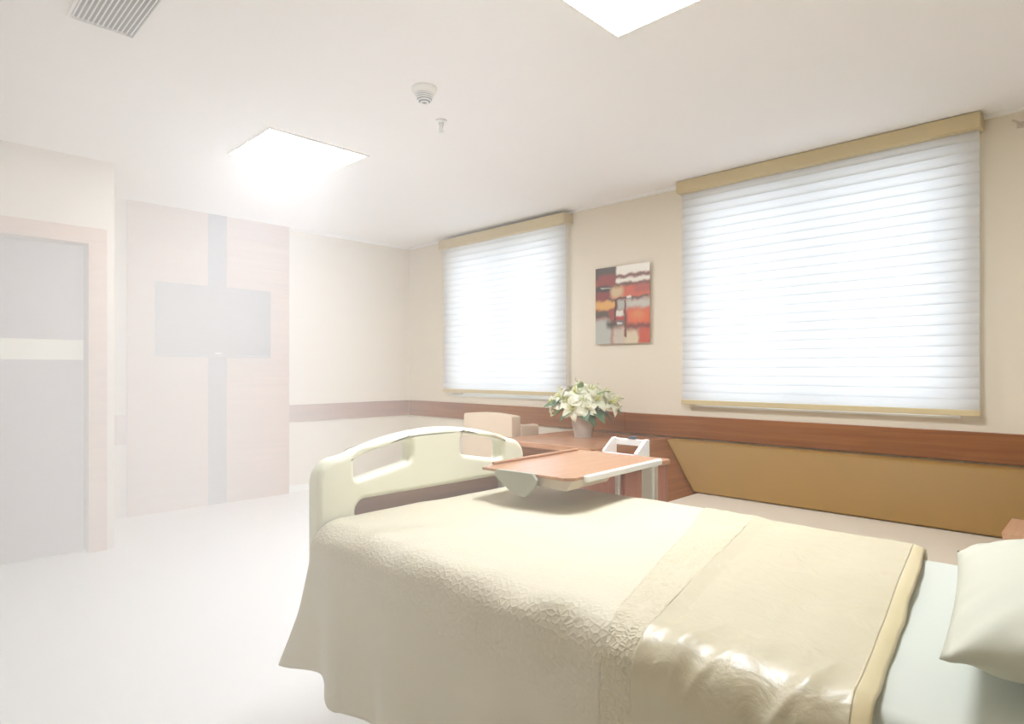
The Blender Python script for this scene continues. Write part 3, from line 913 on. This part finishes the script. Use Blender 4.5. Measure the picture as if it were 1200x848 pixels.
def panel(seg, nu, nv):
    bm = bmesh.new()
    # finer rows at the shoulders
    us = [i/nu for i in range(nu+1)]
    g = [[bm.verts.new(spread(u, j/nv, seg)) for j in range(nv+1)] for u in us]
    for i in range(nu):
        for j in range(nv):
            bm.faces.new((g[i][j], g[i][j+1], g[i+1][j+1], g[i+1][j]))
    bmesh.ops.recalc_face_normals(bm, faces=bm.faces[:])
    return bm
sp_ = thing('bedspread', 'cream bedspread with lace border and gold satin top end draped over the bed', 'bedspread', (-1.0, 1.41, 0))
def add_panel(name, seg, nu, nv, m_, label):
    o = obj(name, panel(seg, nu, nv), m_, sp_, True, label=label)
    so = o.modifiers.new('thick', 'SOLIDIFY'); so.thickness = 0.006; so.offset = -1
    return o
add_panel('quilt', 0, 200, 120, M['quilt'], 'cream quilted main cloth')
add_panel('lace_band', 1, 240, 26, M['lace'], 'textured lace band')
add_panel('satin_panel', 2, 240, 110, M['satin'], 'shiny gold satin end')
# turned-back satin edge lying on the sheet
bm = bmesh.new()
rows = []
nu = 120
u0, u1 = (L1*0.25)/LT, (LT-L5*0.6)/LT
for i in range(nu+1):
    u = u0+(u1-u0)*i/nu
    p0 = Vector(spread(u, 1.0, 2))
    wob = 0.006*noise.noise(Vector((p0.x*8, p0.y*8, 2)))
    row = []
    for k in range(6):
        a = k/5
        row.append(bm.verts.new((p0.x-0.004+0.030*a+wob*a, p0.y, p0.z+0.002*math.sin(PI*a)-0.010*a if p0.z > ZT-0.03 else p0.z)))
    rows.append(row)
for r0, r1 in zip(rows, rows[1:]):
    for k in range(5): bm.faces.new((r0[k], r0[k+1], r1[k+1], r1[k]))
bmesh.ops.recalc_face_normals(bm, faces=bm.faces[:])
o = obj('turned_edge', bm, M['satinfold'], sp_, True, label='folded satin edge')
so = o.modifiers.new('thick', 'SOLIDIFY'); so.thickness = 0.005; so.offset = -1

# pillow
bm = bmesh.new()
NU, NV = 40, 40
px0, px1, py0, py1 = -0.205, 0.27, 1.03, 1.685
zc = 0.812
def pil(i, j, side_):
    a, b_ = i/NU*2-1, j/NV*2-1
    prof = (max(0, 1-abs(a)**2.6)**0.55)*(max(0, 1-abs(b_)**2.6)**0.55)
    pinch = 1-0.07*(1-abs(a)**2)*abs(b_)**3
    pinch2 = 1-0.035*(1-abs(b_)**2)*abs(a)**3
    x = (px0+px1)/2 + a*(px1-px0)/2*pinch2
    y = (py0+py1)/2 + b_*(py1-py0)/2*pinch
    n_ = noise.noise(Vector((x*9, y*9, side_)))*0.006*(0.3+abs(a*b_))
    n_ += 0.007*math.sin(18*(a-b_))*max(0, abs(a)+abs(b_)-1.1)
    z = zc + side_*(0.088 if side_ > 0 else 0.066)*prof + (n_ if 0 < i < NU and 0 < j < NV else 0)
    z += 0.012*(1-prof)*(-0.3)
    z += 0.010*a
    ca, sa = math.cos(0.12), math.sin(0.12)
    dx_, dy_ = x-px0, y-(py0+py1)/2
    return (px0-0.012+dx_*ca-dy_*sa, (py0+py1)/2+dx_*sa+dy_*ca, z)
T = [[bm.verts.new(pil(i, j, 1)) for j in range(NV+1)] for i in range(NU+1)]
Bv = [[T[i][j] if i in (0, NU) or j in (0, NV) else bm.verts.new(pil(i, j, -1)) for j in range(NV+1)] for i in range(NU+1)]
for i in range(NU):
    for j in range(NV):
        bm.faces.new((T[i][j], T[i+1][j], T[i+1][j+1], T[i][j+1]))
        bm.faces.new((Bv[i][j], Bv[i][j+1], Bv[i+1][j+1], Bv[i+1][j]))
bmesh.ops.recalc_face_normals(bm, faces=bm.faces[:])
o = obj('pillow', bm, M['pillow'], None, True, (0.03, 1.36, 0.74))
tag(o, 'plump cream pillow lying at the head of the bed', 'pillow')

# ------------------------------------------------------------------ overbed table
ZTB = 0.865
t = thing('overbed_table', 'overbed table with peach wooden top on a white column', 'table', (-1.415, 1.78, 0), math.radians(3.5))
ox, oy = -1.415, 1.78
tx0, tx1, ty0_, ty1_ = ox-0.195, ox+0.190, oy-0.300, oy+0.305
top_poly = [(tx0+0.01, ty0_), (tx1-0.03, ty0_), (tx1, ty0_+0.03), (tx1, ty1_), (tx0, ty1_), (tx0, ty0_+0.02)]
obj('table_top', prism(top_poly, 'z', ZTB-0.010, ZTB, 0.002), M['wood_top'], t, label='peach wooden top')
obj('raised_lip', box(tx0, tx0+0.012, ty0_+0.06, ty1_-0.02, ZTB+0.0005, ZTB+0.010, 0.003), M['wood_top'], t)
obj('edge_rail', box(tx1-0.002, tx1+0.016, ty0_+0.07, ty1_-0.03, ZTB-0.020, ZTB+0.002, 0.005), M['white'], t, label='white side rail')
obj('end_apron', prism([(tx0+0.16, ZTB-0.0105), (tx1-0.004, ZTB-0.0105), (tx1-0.03, ZTB-0.045), (tx0+0.16, ZTB-0.040)], 'y', ty0_+0.02, ty0_+0.26, 0.003), M['beigepl'], t)
obj('grip_paddle', prism([(tx0+0.095, ZTB+0.003), (tx0+0.245, ZTB+0.003), (tx0+0.262, ZTB-0.018), (tx0+0.255, ZTB-0.040), (tx0+0.215, ZTB-0.078), (tx0+0.155, ZTB-0.070), (tx0+0.085, ZTB-0.022), (tx0+0.080, ZTB-0.006)], 'y', ty0_-0.014, ty0_-0.001, 0.003), M['grey'], t, label='grey tilt paddle under the front edge')
obj('column', box(ox+0.125, ox+0.177, oy+0.255, oy+0.300, 0.07, ZTB-0.0105, 0.008), M['white'], t, label='white upright column')
obj('column_channel', box(ox+0.168, ox+0.1795, oy+0.268, oy+0.288, 0.12, ZTB-0.03), M['beigepl'], t)
obj('thin_post', box(ox+0.0, ox+0.016, oy+0.27, oy+0.286, 0.07, ZTB-0.0105, 0.003), M['trimw'], t, label='thin white post')
bm = bmesh.new()
bm_box(bm, ox-0.03, ox+0.185, oy+0.245, oy+0.305, 0.035, 0.07)
bm_box(bm, ox-0.03, ox+0.02, oy-0.30, oy+0.245, 0.035, 0.07)
bm_box(bm, ox+0.135, ox+0.185, oy-0.30, oy+0.245, 0.035, 0.07)
obj('base', bm, M['white'], t)
for x in (ox-0.005, ox+0.16):
    for y in (oy-0.27, oy+0.275):
        bm = bmesh.new()
        bmesh.ops.create_cone(bm, cap_ends=True, segments=16, radius1=0.0175, radius2=0.0175, depth=0.02, matrix=Matrix.Translation((x, y, 0.0175)) @ Matrix.Rotation(PI/2, 4, 'Y'))
        obj('caster', bm, M['greydark'], t)

# ------------------------------------------------------------------ bedside cabinet with caddy
t = thing('bedside_cabinet', 'red-brown bedside cabinet standing behind the overbed table', 'cabinet', (-1.64, 2.33, 0))
KX0, KX1, KY0, KY1, KZ = -1.86, -1.455, 2.135, 2.50, 0.800
obj('body', box(KX0, KX1, KY0+0.02, KY1, 0.05, KZ-0.025, 0.004), M['wood_red'], t)
obj('top', box(KX0-0.008, KX1+0.008, KY0, KY1+0.008, KZ-0.024, KZ, 0.006), M['wood_desk'], t)
d_ = obj('drawer', box(KX0+0.01, KX1-0.01, KY0+0.006, KY0+0.0195, 0.56, 0.765, 0.003), M['wood_red'], t)
obj('handle', box(-1.72, -1.62, KY0-0.012, KY0+0.005, 0.655, 0.670, 0.003), M['silver'], d_)
d_ = obj('cabinet_door', box(KX0+0.01, KX1-0.01, KY0+0.006, KY0+0.0195, 0.08, 0.55, 0.003), M['wood_red'], t)
obj('handle', box(-1.52, -1.505, KY0-0.012, KY0+0.005, 0.40, 0.50, 0.003), M['silver'], d_)
for x in (KX0+0.05, KX1-0.05):
    for y in (KY0+0.06, KY1-0.05):
        obj('foot', tube([(x, y, 0.05), (x, y, 0)], 0.018, 10), M['greydark'], t)
t = thing('storage_caddy', 'small white open-fronted plastic caddy on the bedside cabinet', 'caddy', (-1.57, 2.24, KZ))
cx0, cx1, cy0, cy1 = -1.655, -1.470, 2.27, 2.37
z0, z1, zf = KZ+0.001, 0.893, 0.838
obj('back_panel', box(cx0+0.0125, cx1-0.0185, cy1-0.010, cy1, z0+0.062, z1, 0.003), M['white'], t)
for (xa, xb) in ((cx0, cx0+0.012), (cx1-0.018, cx1)):
    obj('side_panel', prism([(cy0, z0), (cy1, z0), (cy1, z1+0.004), (cy1-0.025, z1+0.004), (cy0, zf+0.006)], 'x', xa, xb, 0.003), M['white'], t)
obj('front_lip', box(cx0+0.0125, cx1-0.0185, cy0, cy0+0.008, z0, zf, 0.003), M['white'], t)
obj('clip', box(-1.575, -1.535, cy1-0.012, cy1+0.004, z1+0.0005, z1+0.012, 0.003), M['greydark'], t, label='dark clip on the back edge')

# ------------------------------------------------------------------ fog volume added to imitate a white fade on the left
ADD_HAZE = True
if ADD_HAZE:
    m = bpy.data.materials.new('fade_haze')
    m.use_nodes = True
    nt = m.node_tree
    nt.nodes.remove(nt.nodes['Principled BSDF'])
    out = nt.nodes['Material Output']
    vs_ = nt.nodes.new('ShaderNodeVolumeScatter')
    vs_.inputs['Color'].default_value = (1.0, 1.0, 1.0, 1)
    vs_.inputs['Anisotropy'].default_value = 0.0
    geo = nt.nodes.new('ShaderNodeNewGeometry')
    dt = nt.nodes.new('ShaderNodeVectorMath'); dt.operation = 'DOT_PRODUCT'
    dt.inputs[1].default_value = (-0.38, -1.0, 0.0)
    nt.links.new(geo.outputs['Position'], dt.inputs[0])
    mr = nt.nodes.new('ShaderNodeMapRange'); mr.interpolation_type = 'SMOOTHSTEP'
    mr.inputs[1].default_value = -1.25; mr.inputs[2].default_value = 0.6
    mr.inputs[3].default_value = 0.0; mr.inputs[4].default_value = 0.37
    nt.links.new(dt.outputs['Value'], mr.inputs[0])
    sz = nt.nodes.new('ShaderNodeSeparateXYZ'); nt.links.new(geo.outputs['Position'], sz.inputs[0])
    zr = nt.nodes.new('ShaderNodeMapRange')          # the added fog thins out towards the ceiling
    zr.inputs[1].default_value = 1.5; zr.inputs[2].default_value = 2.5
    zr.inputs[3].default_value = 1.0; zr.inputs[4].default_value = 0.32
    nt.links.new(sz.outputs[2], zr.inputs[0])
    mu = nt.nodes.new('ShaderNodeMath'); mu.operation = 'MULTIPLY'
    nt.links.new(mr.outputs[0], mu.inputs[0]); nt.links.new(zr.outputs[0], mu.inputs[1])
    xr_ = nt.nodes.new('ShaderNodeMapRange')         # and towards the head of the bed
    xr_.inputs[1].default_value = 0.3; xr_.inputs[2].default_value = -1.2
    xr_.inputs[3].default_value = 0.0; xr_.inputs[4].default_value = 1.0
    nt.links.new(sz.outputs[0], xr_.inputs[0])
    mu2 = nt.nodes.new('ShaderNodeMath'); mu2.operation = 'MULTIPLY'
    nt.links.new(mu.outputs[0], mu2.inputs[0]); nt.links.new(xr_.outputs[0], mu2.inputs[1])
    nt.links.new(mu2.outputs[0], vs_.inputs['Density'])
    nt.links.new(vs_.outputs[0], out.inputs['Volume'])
    hz = obj('added_haze', prism([(XD+0.025, YN+0.01), (0.3, YN+0.01), (0.3, 1.14), (XB+0.04, 3.43), (XB+0.04, YD+0.01), (XD+0.025, YD+0.01)], 'z', 0.002, HC-0.001), m, None, False, (-2.7, 0.7, 0))
    tag(hz, 'added white fog fading out the left side of the room', 'added_haze', kind='stuff')
